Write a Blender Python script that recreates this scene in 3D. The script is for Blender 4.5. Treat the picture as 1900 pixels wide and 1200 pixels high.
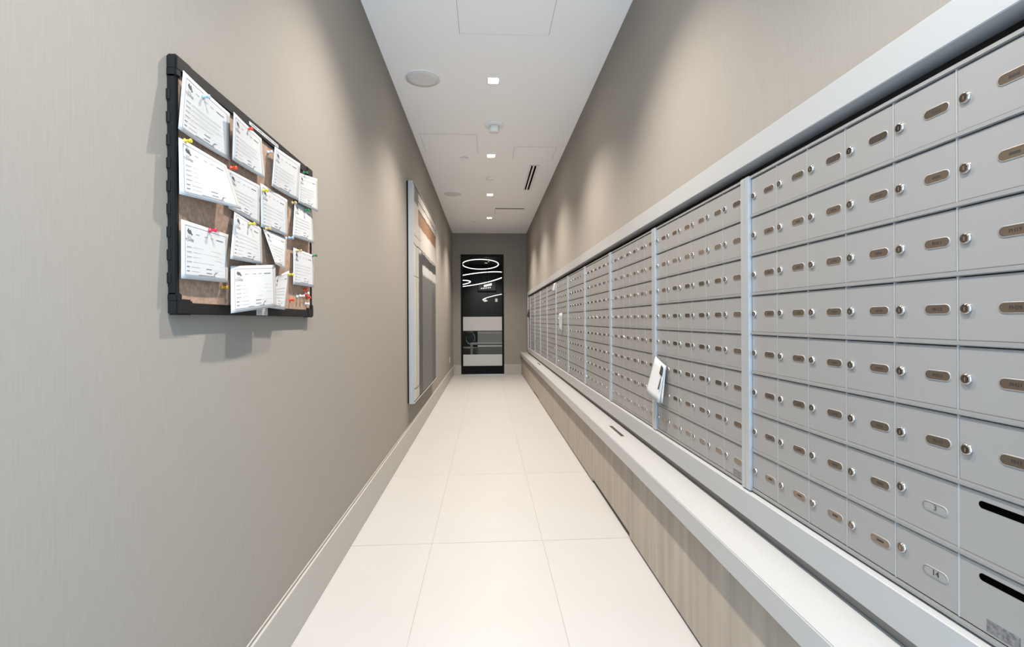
import bpy, bmesh, math, random
from mathutils import Matrix, Vector

random.seed(7)
for o in list(bpy.data.objects):
    bpy.data.objects.remove(o, do_unlink=True)
scene = bpy.context.scene
C = scene.collection

# ------------------------------------------------------------------ camera
CAM_H = 1.20584
F_PX, YAW, PITCH, ROLL, PPY = 893.11, 0.05286, -0.00013, 0.00554, -6.05
cam_data = bpy.data.cameras.new('camera')
cam_data.sensor_width = 36.0
cam_data.lens = F_PX / 1900.0 * 36.0
cam_data.shift_y = PPY / 1900.0
cam_data.clip_start = 0.02
cam_data.clip_end = 100
cam = bpy.data.objects.new('camera', cam_data)
C.objects.link(cam)
fwd = Vector((math.sin(YAW) * math.cos(PITCH), math.cos(YAW) * math.cos(PITCH), math.sin(PITCH)))
rgt = Vector((math.cos(YAW), -math.sin(YAW), 0))
dwn = -rgt.cross(fwd)
r2 = math.cos(ROLL) * rgt + math.sin(ROLL) * dwn
d2 = math.cos(ROLL) * dwn - math.sin(ROLL) * rgt
M = Matrix(((r2.x, -d2.x, -fwd.x, 0), (r2.y, -d2.y, -fwd.y, 0), (r2.z, -d2.z, -fwd.z, CAM_H), (0, 0, 0, 1)))
cam.matrix_world = M
scene.camera = cam

# ------------------------------------------------------------------ world, exposure
world = bpy.data.worlds.new('daylight')
scene.world = world
world.use_nodes = True
bg = world.node_tree.nodes['Background']
bg.inputs['Color'].default_value = (0.50, 0.75, 1.0, 1)
bg.inputs['Strength'].default_value = 6.3        # overcast daylight entering by the open lobby end behind the camera
vs = scene.view_settings
vs.view_transform = 'Standard'
vs.look = 'None'
vs.gamma = 1.0
vs.use_curve_mapping = False
vs.exposure = 0.1
SPOT_W = 285
SPOT_COL = (1.0, 0.91, 0.81)

# ------------------------------------------------------------------ dimensions (metres)
XL, XR, ZC, YE, YB = -0.7487, 0.8981, 3.1436, 10.7386, -0.7
XM = 0.845                      # face of the mailbox doors
XT = 0.825                      # face of the white surround
DOWN_Y = [0.38, 2.14, 3.89, 5.67, 7.42, 9.11]
DOWN_X = 0.0645

# ------------------------------------------------------------------ material helpers
def lin(c):
    return tuple((v / 12.92 if v <= 0.04045 else ((v + 0.055) / 1.055) ** 2.4) for v in c)

def hexc(h):
    return lin(tuple(int(h[i:i + 2], 16) / 255 for i in (0, 2, 4)))

MATS = {}
def mat(name, col, rough=0.5, metal=0.0, spec=0.5, emit=None, estr=0.0, noise=None, bump=None, coat=0.0):
    m = bpy.data.materials.new(name)
    m.use_nodes = True
    nt = m.node_tree
    b = nt.nodes['Principled BSDF']
    b.inputs['Base Color'].default_value = (*col, 1)
    b.inputs['Roughness'].default_value = rough
    b.inputs['Metallic'].default_value = metal
    b.inputs['Specular IOR Level'].default_value = spec
    b.inputs['Coat Weight'].default_value = coat
    if emit:
        b.inputs['Emission Color'].default_value = (*emit, 1)
        b.inputs['Emission Strength'].default_value = estr
    if noise or bump:
        tc = nt.nodes.new('ShaderNodeTexCoord')
        mp = nt.nodes.new('ShaderNodeMapping')
        nt.links.new(tc.outputs['Object'], mp.inputs['Vector'])
    if noise:                       # (scale xyz, amount, detail)
        sc, amt, det = noise
        mp.inputs['Scale'].default_value = sc
        n = nt.nodes.new('ShaderNodeTexNoise')
        n.inputs['Scale'].default_value = 1.0
        n.inputs['Detail'].default_value = det
        nt.links.new(mp.outputs['Vector'], n.inputs['Vector'])
        r = nt.nodes.new('ShaderNodeValToRGB')
        r.color_ramp.elements[0].position = 0.3
        r.color_ramp.elements[1].position = 0.7
        r.color_ramp.elements[0].color = (*[max(0, v * (1 - amt)) for v in col], 1)
        r.color_ramp.elements[1].color = (*[min(1, v * (1 + amt)) for v in col], 1)
        nt.links.new(n.outputs['Fac'], r.inputs['Fac'])
        nt.links.new(r.outputs['Color'], b.inputs['Base Color'])
    if bump:                        # (scale xyz, strength, distance)
        sc, st, di = bump
        mp2 = nt.nodes.new('ShaderNodeMapping')
        mp2.inputs['Scale'].default_value = sc
        nt.links.new(tc.outputs['Object'], mp2.inputs['Vector'])
        n2 = nt.nodes.new('ShaderNodeTexNoise')
        n2.inputs['Scale'].default_value = 1.0
        n2.inputs['Detail'].default_value = 3
        nt.links.new(mp2.outputs['Vector'], n2.inputs['Vector'])
        bp = nt.nodes.new('ShaderNodeBump')
        bp.inputs['Strength'].default_value = st
        bp.inputs['Distance'].default_value = di
        nt.links.new(n2.outputs['Fac'], bp.inputs['Height'])
        nt.links.new(bp.outputs['Normal'], b.inputs['Normal'])
    MATS[name] = m
    return m

mat('wallcover', (0.255, 0.231, 0.204), 0.75, spec=0.3, noise=((220, 220, 14), 0.035, 3), bump=((500, 500, 120), 0.2, 0.0005))
mat('ceiling_paint', (0.955, 0.95, 0.945), 0.9, spec=0.2)
mat('tile', (0.372, 0.360, 0.348), 0.38, spec=0.3, noise=((3, 3, 3), 0.018, 5))
mat('grout', (0.33, 0.30, 0.27), 0.9)
mat('baseboard_paint', (0.355, 0.335, 0.308), 0.45, spec=0.4)
mat('white_trim', (0.335, 0.335, 0.333), 0.42, spec=0.4)
mat('quartz', (0.355, 0.352, 0.348), 0.30, spec=0.5, noise=((40, 40, 40), 0.01, 3))
mat('laminate', (0.335, 0.288, 0.236), 0.5, spec=0.35, noise=((30, 14, 0.9), 0.17, 6))
mat('toe_black', (0.008, 0.0075, 0.007), 0.8, spec=0.2)
mat('door_silver', (0.275, 0.266, 0.258), 0.42, metal=0.25, spec=0.5, bump=((700, 700, 700), 0.05, 0.0003))
mat('rail_silver', (0.46, 0.475, 0.485), 0.38, metal=0.55)
mat('bar_silver', (0.26, 0.254, 0.248), 0.45, metal=0.3)
mat('bank_dark', (0.03, 0.03, 0.03), 0.7)
mat('chrome', (0.5, 0.48, 0.46), 0.12, metal=1.0)
mat('lock_dark', (0.20, 0.165, 0.14), 0.16, metal=1.0)
mat('plate_bronze', (0.27, 0.22, 0.178), 0.12, metal=0.9)
mat('ink', (0.02, 0.018, 0.016), 0.8)
mat('ink_faded', (0.06, 0.06, 0.065), 0.85)
mat('ink_grey', (0.12, 0.12, 0.13), 0.85)
mat('ink_light', (0.27, 0.275, 0.285), 0.85)
mat('sticker_grey', (0.13, 0.125, 0.125), 0.4, noise=((160, 160, 160), 0.5, 3))
mat('paper', (0.46, 0.463, 0.468), 0.8, spec=0.2)
mat('paper_border', (0.22, 0.23, 0.25), 0.85)
mat('cork', (0.32, 0.218, 0.157), 0.85, spec=0.2, noise=((90, 90, 90), 0.22, 6))
mat('black_plastic', (0.0075, 0.0075, 0.008), 0.45, spec=0.3)
mat('bronze_frame', (0.004, 0.003, 0.0027), 0.5, spec=0.12)
mat('frosted', (0.46, 0.46, 0.45), 0.6)
mat('outlet_white', (0.52, 0.51, 0.495), 0.4)
mat('fixture_white', (0.86, 0.85, 0.84), 0.5)
mat('grille', (0.74, 0.73, 0.72), 0.8, noise=((260, 260, 260), 0.08, 2))
mat('lens', (1, 1, 1), 0.4, emit=(1.0, 0.91, 0.81), estr=300.0)
mat('slot_black', (0.001, 0.001, 0.001), 0.9, spec=0.0)
mat('silver_frame', (0.42, 0.415, 0.405), 0.35, metal=0.35, noise=((40, 40, 2), 0.06, 3))
mat('clear_plastic', (0.82, 0.82, 0.80), 0.12, spec=0.6)
for n, c in dict(pin_orange='E8431C', pin_red='C8202A', pin_pink='E02848', pin_yellow='D8C23A', pin_tan='C9A96A', pin_green='0F7A48',
                 pin_blue='A9BECB', pin_white='E8E6E0', pin_gold='B8891E').items():
    mat(n, tuple(v * 0.75 for v in hexc(c)), 0.3)
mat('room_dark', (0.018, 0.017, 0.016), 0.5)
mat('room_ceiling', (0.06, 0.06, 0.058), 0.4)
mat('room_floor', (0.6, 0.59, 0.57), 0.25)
mat('led', (1, 1, 1), 0.5, emit=(1.0, 0.98, 0.94), estr=2.2)
mat('sofa_grey', (0.5, 0.49, 0.47), 0.8)
mat('table_white', (0.85, 0.84, 0.82), 0.25)
mat('chair_grey', (0.16, 0.155, 0.15), 0.5)

def glass_mat():
    m = bpy.data.materials.new('door_glass')
    m.use_nodes = True
    nt = m.node_tree
    nt.nodes.remove(nt.nodes['Principled BSDF'])
    out = nt.nodes['Material Output']
    tr = nt.nodes.new('ShaderNodeBsdfTransparent')
    tr.inputs['Color'].default_value = (0.86, 0.88, 0.87, 1)
    gl = nt.nodes.new('ShaderNodeBsdfGlossy')
    gl.inputs['Roughness'].default_value = 0.02
    fr = nt.nodes.new('ShaderNodeFresnel')
    fr.inputs['IOR'].default_value = 1.06
    mx = nt.nodes.new('ShaderNodeMixShader')
    nt.links.new(fr.outputs['Fac'], mx.inputs['Fac'])
    nt.links.new(tr.outputs['BSDF'], mx.inputs[1])
    nt.links.new(gl.outputs['BSDF'], mx.inputs[2])
    nt.links.new(mx.outputs['Shader'], out.inputs['Surface'])
    MATS['door_glass'] = m
glass_mat()

def canvas_mat():
    """abstract painting: soft-edged colour fields, laid out in metres (Y along the wall, Z up)"""
    m = bpy.data.materials.new('abstract_canvas')
    m.use_nodes = True
    nt = m.node_tree
    N, L = nt.nodes, nt.links
    b = N['Principled BSDF']
    b.inputs['Roughness'].default_value = 0.55
    tc = N.new('ShaderNodeTexCoord')
    sep = N.new('ShaderNodeSeparateXYZ')
    nz = N.new('ShaderNodeTexNoise')
    nz.inputs['Scale'].default_value = 5.0
    nz.inputs['Detail'].default_value = 6
    L.new(tc.outputs['Object'], nz.inputs['Vector'])
    L.new(tc.outputs['Object'], sep.inputs['Vector'])
    def math_(op, a, c):
        n = N.new('ShaderNodeMath'); n.operation = op
        for i, v in enumerate((a, c)):
            if isinstance(v, (int, float)): n.inputs[i].default_value = v
            else: L.new(v, n.inputs[i])
        return n.outputs[0]
    wob = math_('MULTIPLY', math_('SUBTRACT', nz.outputs['Fac'], 0.5), 0.10)
    Y = math_('ADD', sep.outputs['Y'], wob)
    Z = math_('ADD', sep.outputs['Z'], math_('MULTIPLY', wob, 0.5))
    Ys, Zs = sep.outputs['Y'], sep.outputs['Z']
    def step(v, e, s):
        n = N.new('ShaderNodeMapRange'); n.interpolation_type = 'SMOOTHSTEP'
        n.inputs['From Min'].default_value = e - s; n.inputs['From Max'].default_value = e + s
        L.new(v, n.inputs['Value'])
        return n.outputs['Result']
    def rect(y0, y1, z0, z1, s=0.015, sharp=False):
        a, c = (Ys, Zs) if sharp else (Y, Z)
        r = math_('MULTIPLY', step(a, y0, s), math_('SUBTRACT', 1.0, step(a, y1, s)))
        return math_('MULTIPLY', r, math_('MULTIPLY', step(c, z0, s), math_('SUBTRACT', 1.0, step(c, z1, s))))
    cur = None
    def field(mask, col, amt=0.10):
        nonlocal cur
        r = N.new('ShaderNodeValToRGB')
        col = tuple(v * 0.72 for v in hexc(col))
        r.color_ramp.elements[0].position = 0.25; r.color_ramp.elements[1].position = 0.75
        r.color_ramp.elements[0].color = (*[v * (1 - amt) for v in col], 1)
        r.color_ramp.elements[1].color = (*[min(1, v * (1 + amt)) for v in col], 1)
        n2 = N.new('ShaderNodeTexNoise'); n2.inputs['Scale'].default_value = 1.0; n2.inputs['Detail'].default_value = 5
        mp = N.new('ShaderNodeMapping'); mp.inputs['Scale'].default_value = (4, 16, 2.5)
        L.new(tc.outputs['Object'], mp.inputs['Vector']); L.new(mp.outputs['Vector'], n2.inputs['Vector'])
        L.new(n2.outputs['Fac'], r.inputs['Fac'])
        if cur is None:
            cur = r.outputs['Color']; return
        mx = N.new('ShaderNodeMix'); mx.data_type = 'RGBA'
        L.new(mask, mx.inputs['Factor']); L.new(cur, mx.inputs['A']); L.new(r.outputs['Color'], mx.inputs['B'])
        cur = mx.outputs['Result']
    # object origin: near lower corner; Y 0..2.02, Z 0..2.1
    field(None, 'CFC8C0', 0.07)                                   # chalky ground
    field(rect(0.00, 0.38, 0.0, 1.50), 'BEBFB2', 0.10)            # greenish column
    field(rect(0.00, 0.16, 0.0, 1.55), 'CDC8BE', 0.06)
    field(rect(0.42, 3.0, -1, 1.30, 0.02), '6E6E6C', 0.16)        # big grey field
    field(rect(1.55, 1.95, -1, 1.15, 0.10), '585957', 0.14)
    field(rect(0.38, 0.66, -1, 1.47, 0.02), '474847', 0.15)       # darker strip
    field(rect(0.70, 3.0, 1.27, 1.40, 0.02), 'CBCAC6', 0.06)      # pale patch
    field(rect(0.55, 3.0, 1.38, 1.50, 0.012), '3F403E', 0.2)      # dark band
    field(rect(0.36, 3.0, 1.745, 1.905, 0.012), '94704E', 0.20)   # ochre band
    field(rect(0.36, 3.0, 1.895, 1.915, 0.006), '5A3626', 0.2)
    field(rect(0.08, 0.36, 1.93, 3.0, 0.012), '5C5B58', 0.15)     # grey patch at the top
    for y0, y1, z0, z1 in [(0.36, 3, 1.985, 1.999), (0.0, 0.62, 1.505, 1.516), (0.62, 3, 1.512, 1.522), (0.36, 0.375, 0.0, 1.5),
                           (0.0, 0.5, 1.60, 1.606), (0.0, 0.37, 1.20, 1.206), (0.45, 0.458, 1.5, 1.75), (0.20, 0.206, 0.1, 1.5), (0.0, 0.4, 0.11, 0.12)]:
        field(rect(y0, y1, z0, z1, 0.004), '2B2826', 0.3)
    L.new(cur, b.inputs['Base Color'])
    MATS['abstract_canvas'] = m
canvas_mat()

# ------------------------------------------------------------------ mesh helpers
def add_box(bm, x0, x1, y0, y1, z0, z1, bevel=0.0, seg=1, mi=0):
    vs_ = [bm.verts.new(p) for p in ((x0, y0, z0), (x1, y0, z0), (x1, y1, z0), (x0, y1, z0), (x0, y0, z1), (x1, y0, z1), (x1, y1, z1), (x0, y1, z1))]
    fs = [bm.faces.new([vs_[i] for i in q]) for q in ((3, 2, 1, 0), (4, 5, 6, 7), (0, 1, 5, 4), (1, 2, 6, 5), (2, 3, 7, 6), (3, 0, 4, 7))]
    for f in fs: f.material_index = mi
    if bevel > 0:
        es = list({e for f in fs for e in f.edges})
        r = bmesh.ops.bevel(bm, geom=es, offset=bevel, segments=seg, affect='EDGES', clamp_overlap=True)
        for f in r['faces']: f.material_index = mi

def add_lathe(bm, prof, n=24, axis='Z', center=(0, 0, 0), mi=0, cap=True):
    """profile of (radius, height) revolved about an axis"""
    rings = []
    for r, h in prof:
        ring = []
        for i in range(n):
            a = 2 * math.pi * i / n
            c, s = r * math.cos(a), r * math.sin(a)
            p = {'Z': (c, s, h), 'X': (h, c, s), 'Y': (c, h, s)}[axis]
            ring.append(bm.verts.new((p[0] + center[0], p[1] + center[1], p[2] + center[2])))
        rings.append(ring)
    for a, b_ in zip(rings, rings[1:]):
        for i in range(n):
            f = bm.faces.new((a[i], a[(i + 1) % n], b_[(i + 1) % n], b_[i])); f.material_index = mi; f.smooth = True
    if cap:
        for ring in (rings[0], rings[-1]):
            f = bm.faces.new(ring); f.material_index = mi

def add_tube(bm, pts, r, n=8, mi=0, closed=False):
    pts = [Vector(p) for p in pts]
    rings = []
    m = len(pts)
    for i, p in enumerate(pts):
        a = pts[(i - 1) % m] if (closed or i > 0) else p
        c = pts[(i + 1) % m] if (closed or i < m - 1) else p
        t = (c - a).normalized()
        up = Vector((0, 0, 1)) if abs(t.z) < 0.9 else Vector((1, 0, 0))
        u = t.cross(up).normalized(); v = t.cross(u)
        rings.append([bm.verts.new(p + r * (math.cos(2 * math.pi * k / n) * u + math.sin(2 * math.pi * k / n) * v)) for k in range(n)])
    idx = list(zip(rings, rings[1:])) + ([(rings[-1], rings[0])] if closed else [])
    for a, b_ in idx:
        for k in range(n):
            f = bm.faces.new((a[k], a[(k + 1) % n], b_[(k + 1) % n], b_[k])); f.smooth = True; f.material_index = mi
    if not closed:
        bm.faces.new(rings[0]); bm.faces.new(rings[-1])

def stadium(w, h, n=8):
    r = min(h, w) / 2
    pts = []
    for i in range(n + 1):
        a = -math.pi / 2 + math.pi * i / n
        pts.append((w / 2 - r + r * math.cos(a), r * math.sin(a)))
    for i in range(n + 1):
        a = math.pi / 2 + math.pi * i / n
        pts.append((-w / 2 + r + r * math.cos(a), r * math.sin(a)))
    return pts

def add_prism_x(bm, pts, x0, x1, cy=0, cz=0, mi=0):
    """outline in (Y, Z) extruded from x0 to x1"""
    a = [bm.verts.new((x0, cy + p[0], cz + p[1])) for p in pts]
    b_ = [bm.verts.new((x1, cy + p[0], cz + p[1])) for p in pts]
    n = len(pts)
    f = bm.faces.new(a); f.material_index = mi
    f = bm.faces.new(list(reversed(b_))); f.material_index = mi
    for i in range(n):
        f = bm.faces.new((a[i], b_[i], b_[(i + 1) % n], a[(i + 1) % n])); f.material_index = mi

def to_mesh(name, bm, mats):
    bmesh.ops.recalc_face_normals(bm, faces=bm.faces)
    me = bpy.data.meshes.new(name)
    bm.to_mesh(me); bm.free()
    for m in (mats if isinstance(mats, (list, tuple)) else [mats]):
        me.materials.append(MATS[m])
    return me

def link(name, me, parent=None, loc=(0, 0, 0), rot=(0, 0, 0)):
    o = bpy.data.objects.new(name, me)
    C.objects.link(o)
    o.location = loc; o.rotation_euler = rot
    if parent: o.parent = parent
    return o

def obj(name, bm, mats, parent=None, loc=(0, 0, 0), rot=(0, 0, 0)):
    return link(name, to_mesh(name, bm, mats), parent, loc, rot)

def box(name, m, x0, x1, y0, y1, z0, z1, parent=None, bevel=0.0, seg=1):
    """a box whose object origin sits at its lower corner (in parent space)"""
    bm = bmesh.new()
    add_box(bm, 0, x1 - x0, 0, y1 - y0, 0, z1 - z0, bevel, seg)
    return obj(name, bm, m, parent, (x0, y0, z0))

def empty(name, loc, label=None, cat=None, group=None):
    o = bpy.data.objects.new(name, None)
    C.objects.link(o); o.location = loc; o.empty_display_size = 0.05
    if label: tag(o, label, cat, group)
    return o

def tag(o, label, cat, group=None):
    o['label'] = label; o['category'] = cat
    if group: o['group'] = group
    return o

def struct(o, label=None, cat=None):
    o['kind'] = 'structure'
    if label: o['label'] = label
    if cat: o['category'] = cat
    return o

# ================================================================== the room shell
floor = struct(box('floor', 'grout', XL - 0.1, XR + 0.1, YB, YE + 0.0, -0.12, -0.0015), 'pale cream floor of long rectangular tiles down the corridor', 'floor')
TX, TY, TL, TW, G = -0.3008, 2.6234, 1.1572, 0.6, 0.0016
tile_cache = {}
for cx0, cx1 in ((XL, TX - G), (TX + G, TX + TW - G), (TX + TW + G, XR)):
    for k in range(-4, 8):
        y0, y1 = max(TY + TL * k + G, YB), min(TY + TL * (k + 1) - G, YE)
        if y1 - y0 < 0.02: continue
        key = (round(cx1 - cx0, 4), round(y1 - y0, 4))
        if key not in tile_cache:
            bm = bmesh.new(); add_box(bm, 0, key[0], 0, key[1], 0, 0.0015, 0.0006)
            tile_cache[key] = to_mesh('floor_tile', bm, 'tile')
        t = link('floor_tile', tile_cache[key], floor)
        t.location = Vector((cx0, y0, -0.0015)) - Vector(floor.location)
struct(box('ceiling', 'ceiling_paint', XL - 0.1, XR + 0.1, YB, YE + 0.1, ZC, ZC + 0.1), 'flat white ceiling with a row of small downlights', 'ceiling')
struct(box('wall_left', 'wallcover', XL - 0.1, XL, YB, YE + 0.1, -0.02, ZC), 'taupe fabric-textured wall with notice board and painting', 'wall')
OY0, OY1, OZ0, OZ1 = 0.622, 10.360, 0.5345, 1.8015        # recess for the mailboxes
bm = bmesh.new()
for y0, y1, z0, z1 in ((YB, YE + 0.1, -0.02, OZ0), (YB, YE + 0.1, OZ1, ZC), (YB, OY0, OZ0, OZ1), (OY1, YE + 0.1, OZ0, OZ1)):
    add_box(bm, XR, XR + 0.18, y0, y1, z0, z1)
add_box(bm, XR + 0.12, XR + 0.18, OY0, OY1, OZ0, OZ1)
struct(obj('wall_right', bm, 'wallcover'), 'taupe wall above the recessed mailboxes', 'wall')
# end wall with a door opening
DX0, DX1, DZ1 = -0.566, 0.388, 2.672
bm = bmesh.new()
add_box(bm, XL, DX0, YE, YE + 0.1, 0, ZC)
add_box(bm, DX1, XR, YE, YE + 0.1, 0, ZC)
add_box(bm, DX0, DX1, YE, YE + 0.1, DZ1, ZC)
struct(obj('wall_end', bm, 'wallcover'), 'taupe end wall around the dark framed glass door', 'wall')

# baseboards: a face board, a dark shadow groove and a thin cap behind
def baseboard_left():
    e = struct(empty('baseboard_left', (XL, YB, 0)), 'tall beige baseboard along the left wall under the painting', 'baseboard')
    L_ = YE - YB
    bm = bmesh.new(); add_box(bm, 0.0085, 0.018, 0, L_, 0, 0.196, 0.0012); obj('face_board', bm, 'baseboard_paint', e)
    bm = bmesh.new(); add_box(bm, 0.0, 0.0055, 0, L_, 0, 0.201, 0.001); obj('cap_strip', bm, 'baseboard_paint', e)
    bm = bmesh.new(); add_box(bm, 0.0055, 0.0085, 0, L_, 0, 0.188); obj('groove', bm, 'grout', e)
baseboard_left()
be = struct(empty('baseboard_end', (0, YE, 0)), 'beige baseboard pieces either side of the glass door', 'baseboard')
for a, b_ in ((XL + 0.018, DX0), (DX1, 0.775)):
    bm = bmesh.new(); add_box(bm, a, b_, -0.018, 0, 0, 0.222, 0.0015); obj('face_board', bm, 'baseboard_paint', be)

# ------------------------------------------------------------------ glass door at the end
door = struct(empty('door_1', ((DX0 + DX1) / 2, YE, 0)), 'tall dark framed glass door with two frosted bands in the end wall', 'door')
dw = (DX1 - DX0) / 2
def dpart(name, m, x0, x1, z0, z1, y0=-0.012, y1=0.05, bev=0.002):
    bm = bmesh.new(); add_box(bm, x0, x1, y0, y1, z0, z1, bev); return obj(name, bm, m, door)
dpart('stile', 'bronze_frame', -dw, -dw + 0.042, 0.012, DZ1)
dpart('stile', 'bronze_frame', dw - 0.042, dw, 0.012, DZ1)
dpart('top_rail', 'bronze_frame', -dw + 0.042, dw - 0.042, DZ1 - 0.055, DZ1)
dpart('bottom_rail', 'bronze_frame', -dw + 0.042, dw - 0.042, 0.012, 0.19)
dpart('threshold', 'chrome', -dw, dw, 0.0, 0.012, -0.01, 0.1)
dpart('glass_pane', 'door_glass', -dw + 0.042, dw - 0.042, 0.19, DZ1 - 0.055, 0.016, 0.026, 0)
dpart('frosted_band', 'frosted', -dw + 0.044, dw - 0.044, 0.975, 1.285, 0.013, 0.0155, 0)
dpart('frosted_band', 'frosted', -dw + 0.044, dw - 0.044, 0.192, 0.445, 0.013, 0.0155, 0)

# ------------------------------------------------------------------ dark lobby seen through the glass
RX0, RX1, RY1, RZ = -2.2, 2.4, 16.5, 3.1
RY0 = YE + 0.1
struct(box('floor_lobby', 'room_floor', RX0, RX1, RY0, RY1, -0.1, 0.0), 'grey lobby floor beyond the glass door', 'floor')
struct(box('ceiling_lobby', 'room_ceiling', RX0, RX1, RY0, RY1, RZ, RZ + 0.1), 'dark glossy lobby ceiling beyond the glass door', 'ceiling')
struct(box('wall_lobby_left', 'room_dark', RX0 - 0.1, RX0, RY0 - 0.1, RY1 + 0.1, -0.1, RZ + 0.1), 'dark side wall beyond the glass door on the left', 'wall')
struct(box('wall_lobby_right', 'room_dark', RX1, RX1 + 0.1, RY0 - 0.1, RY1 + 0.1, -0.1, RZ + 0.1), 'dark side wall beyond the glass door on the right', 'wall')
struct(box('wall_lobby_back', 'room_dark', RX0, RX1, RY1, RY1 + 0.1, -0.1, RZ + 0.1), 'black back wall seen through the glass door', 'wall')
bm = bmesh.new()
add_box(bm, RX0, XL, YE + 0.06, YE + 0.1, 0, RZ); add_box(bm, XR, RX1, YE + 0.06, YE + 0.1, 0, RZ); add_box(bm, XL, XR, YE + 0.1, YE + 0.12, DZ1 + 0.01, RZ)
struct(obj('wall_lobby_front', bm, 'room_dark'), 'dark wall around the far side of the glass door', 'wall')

def ring_lamp(name, loc, r, tube, tilt, arc=(0, 360), label=''):
    e = empty(name, loc, label, 'lamp', 'glowing ring lamps beyond the glass door')
    n = 48
    a0, a1 = math.radians(arc[0]), math.radians(arc[1])
    closed = arc[1] - arc[0] >= 360
    R = Matrix.Rotation(math.radians(tilt[0]), 3, 'X') @ Matrix.Rotation(math.radians(tilt[1]), 3, 'Y')
    pts = [R @ Vector((r * math.cos(a0 + (a1 - a0) * i / (n if closed else n - 1)), r * math.sin(a0 + (a1 - a0) * i / (n if closed else n - 1)), 0)) for i in range(n)]
    bm = bmesh.new(); add_tube(bm, pts, tube, 8, closed=closed); obj('glow_tube', bm, 'led', e)
    bm = bmesh.new(); add_tube(bm, [p + Vector((0, 0, tube * 1.3)) for p in pts], tube * 0.9, 8, closed=closed); obj('housing', bm, 'bronze_frame', e)
    for k in (0, n // 3, 2 * n // 3):
        bm = bmesh.new(); add_tube(bm, [pts[k], (pts[k].x, pts[k].y, RZ - loc[2])], 0.004, 6); obj('cable', bm, 'bronze_frame', e)
ring_lamp('ring_lamp', (-0.16, 13.4, 2.76), 0.50, 0.012, (-9, 0), label='oval glowing ring lamp highest behind the glass door')
ring_lamp('ring_lamp', (-0.45, 14.05, 2.38), 1.05, 0.013, (-4, -9), label='wide glowing hoop lamp sweeping across behind the glass door')
ring_lamp('ring_lamp', (-0.80, 12.2, 2.15), 0.40, 0.012, (-4, -5), label='small glowing ring lamp at the left edge behind the glass door')
ring_lamp('ring_lamp', (0.75, 12.6, 1.86), 0.85, 0.008, (-3, -8), (150, 330), label='thin glowing arc lamp lowest behind the glass door')
for x in (-0.047, 0.34):
    e = empty('wall_plate', (x, RY1, 1.89), 'small white wall plate on the black lobby wall, %s of the two' % ('left' if x < 0 else 'right'), 'switch', 'plates on the black wall')
    bm = bmesh.new(); add_box(bm, -0.042, 0.042, -0.012, 0, -0.06, 0.06, 0.004); obj('cover', bm, 'outlet_white', e)
    bm = bmesh.new(); add_box(bm, -0.016, 0.016, -0.016, -0.012, -0.03, 0.03, 0.002); obj('rocker', bm, 'fixture_white', e)
# illuminated lettering, too blurred to read: a slanted row of glowing strokes over a row of dots
e = empty('lit_sign', (0.02, RY1 - 0.05, 2.36), 'small lit sign of white strokes over dots beyond the glass door', 'sign')
bm = bmesh.new(); add_box(bm, -0.3, 0.3, 0.0, 0.05, -0.14, 0.14, 0.004); obj('backing', bm, 'room_dark', e)
bm = bmesh.new()
for i in range(5):
    x = -0.1 + i * 0.055
    add_box(bm, x, x + 0.038, -0.008, 0, -0.01 + i * 0.012, 0.05 + i * 0.014)
obj('lettering', bm, 'led', e)
bm = bmesh.new()
for i in range(6):
    add_box(bm, -0.2 + i * 0.06, -0.178 + i * 0.06, -0.008, 0, -0.08 + i * 0.006, -0.052 + i * 0.006)
obj('dots', bm, 'led', e)
for y in (14.4, 15.9):
    e = empty('lobby_downlight', (0.0, y, RZ), 'small round downlight in the dark lobby beyond the door, the %s one' % ('nearer' if y < 15 else 'farther'), 'ceiling light', 'lobby downlights beyond the glass door')
    bm = bmesh.new(); add_lathe(bm, [(0.075, 0), (0.075, -0.006), (0.055, -0.008)], 28, cap=False); obj('trim_ring', bm, 'fixture_white', e)
    bm = bmesh.new(); add_lathe(bm, [(0.056, 0), (0.056, -0.004)], 28); obj('lens', bm, 'led', e)
    ld = bpy.data.lights.new('lobby_beam', 'SPOT'); ld.energy = 170; ld.color = (1.0, 0.93, 0.85); ld.spot_size = math.radians(104); ld.spot_blend = 0.8; ld.shadow_soft_size = 0.04
    lo = bpy.data.objects.new('lobby_beam', ld); C.objects.link(lo); lo.parent = e; lo.location = (0, 0, -0.03)
# lounge furniture
e = empty('lounge_sofa', (0.35, 14.5, 0), 'low grey sofa behind the frosted bands of the glass door', 'sofa')
bm = bmesh.new(); add_box(bm, -0.9, 0.9, -0.35, 0.35, 0.10, 0.44, 0.04, 2); obj('seat', bm, 'sofa_grey', e)
bm = bmesh.new(); add_box(bm, -0.9, 0.9, 0.2, 0.38, 0.44, 0.86, 0.05, 2); obj('backrest', bm, 'sofa_grey', e)
for x in (-0.8, 0.8):
    bm = bmesh.new(); add_box(bm, x - 0.03, x + 0.03, -0.3, 0.3, 0, 0.1, 0.004); obj('foot', bm, 'chrome', e)
e = empty('console_table', (0.06, 12.9, 0), 'white low console table seen low through the glass door', 'table')
bm = bmesh.new(); add_box(bm, -0.50, 0.42, -0.22, 0.22, 0.565, 0.60, 0.006); obj('table_top', bm, 'table_white', e)
for x in (-0.46, 0.38):
    for y in (-0.18, 0.18):
        bm = bmesh.new(); add_box(bm, x - 0.025, x + 0.025, y - 0.025, y + 0.025, 0, 0.565, 0.004); obj('leg', bm, 'table_white', e)
e = empty('barrel_chair', (-0.55, 13.75, 0), 'dark barrel chair with a chrome hoop at lower left of the glass door', 'chair')
bm = bmesh.new(); add_lathe(bm, [(0.27, 0.0), (0.28, 0.08), (0.30, 0.12), (0.30, 0.42), (0.27, 0.45)], 28); obj('seat', bm, 'chair_grey', e)
bm = bmesh.new()
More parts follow.
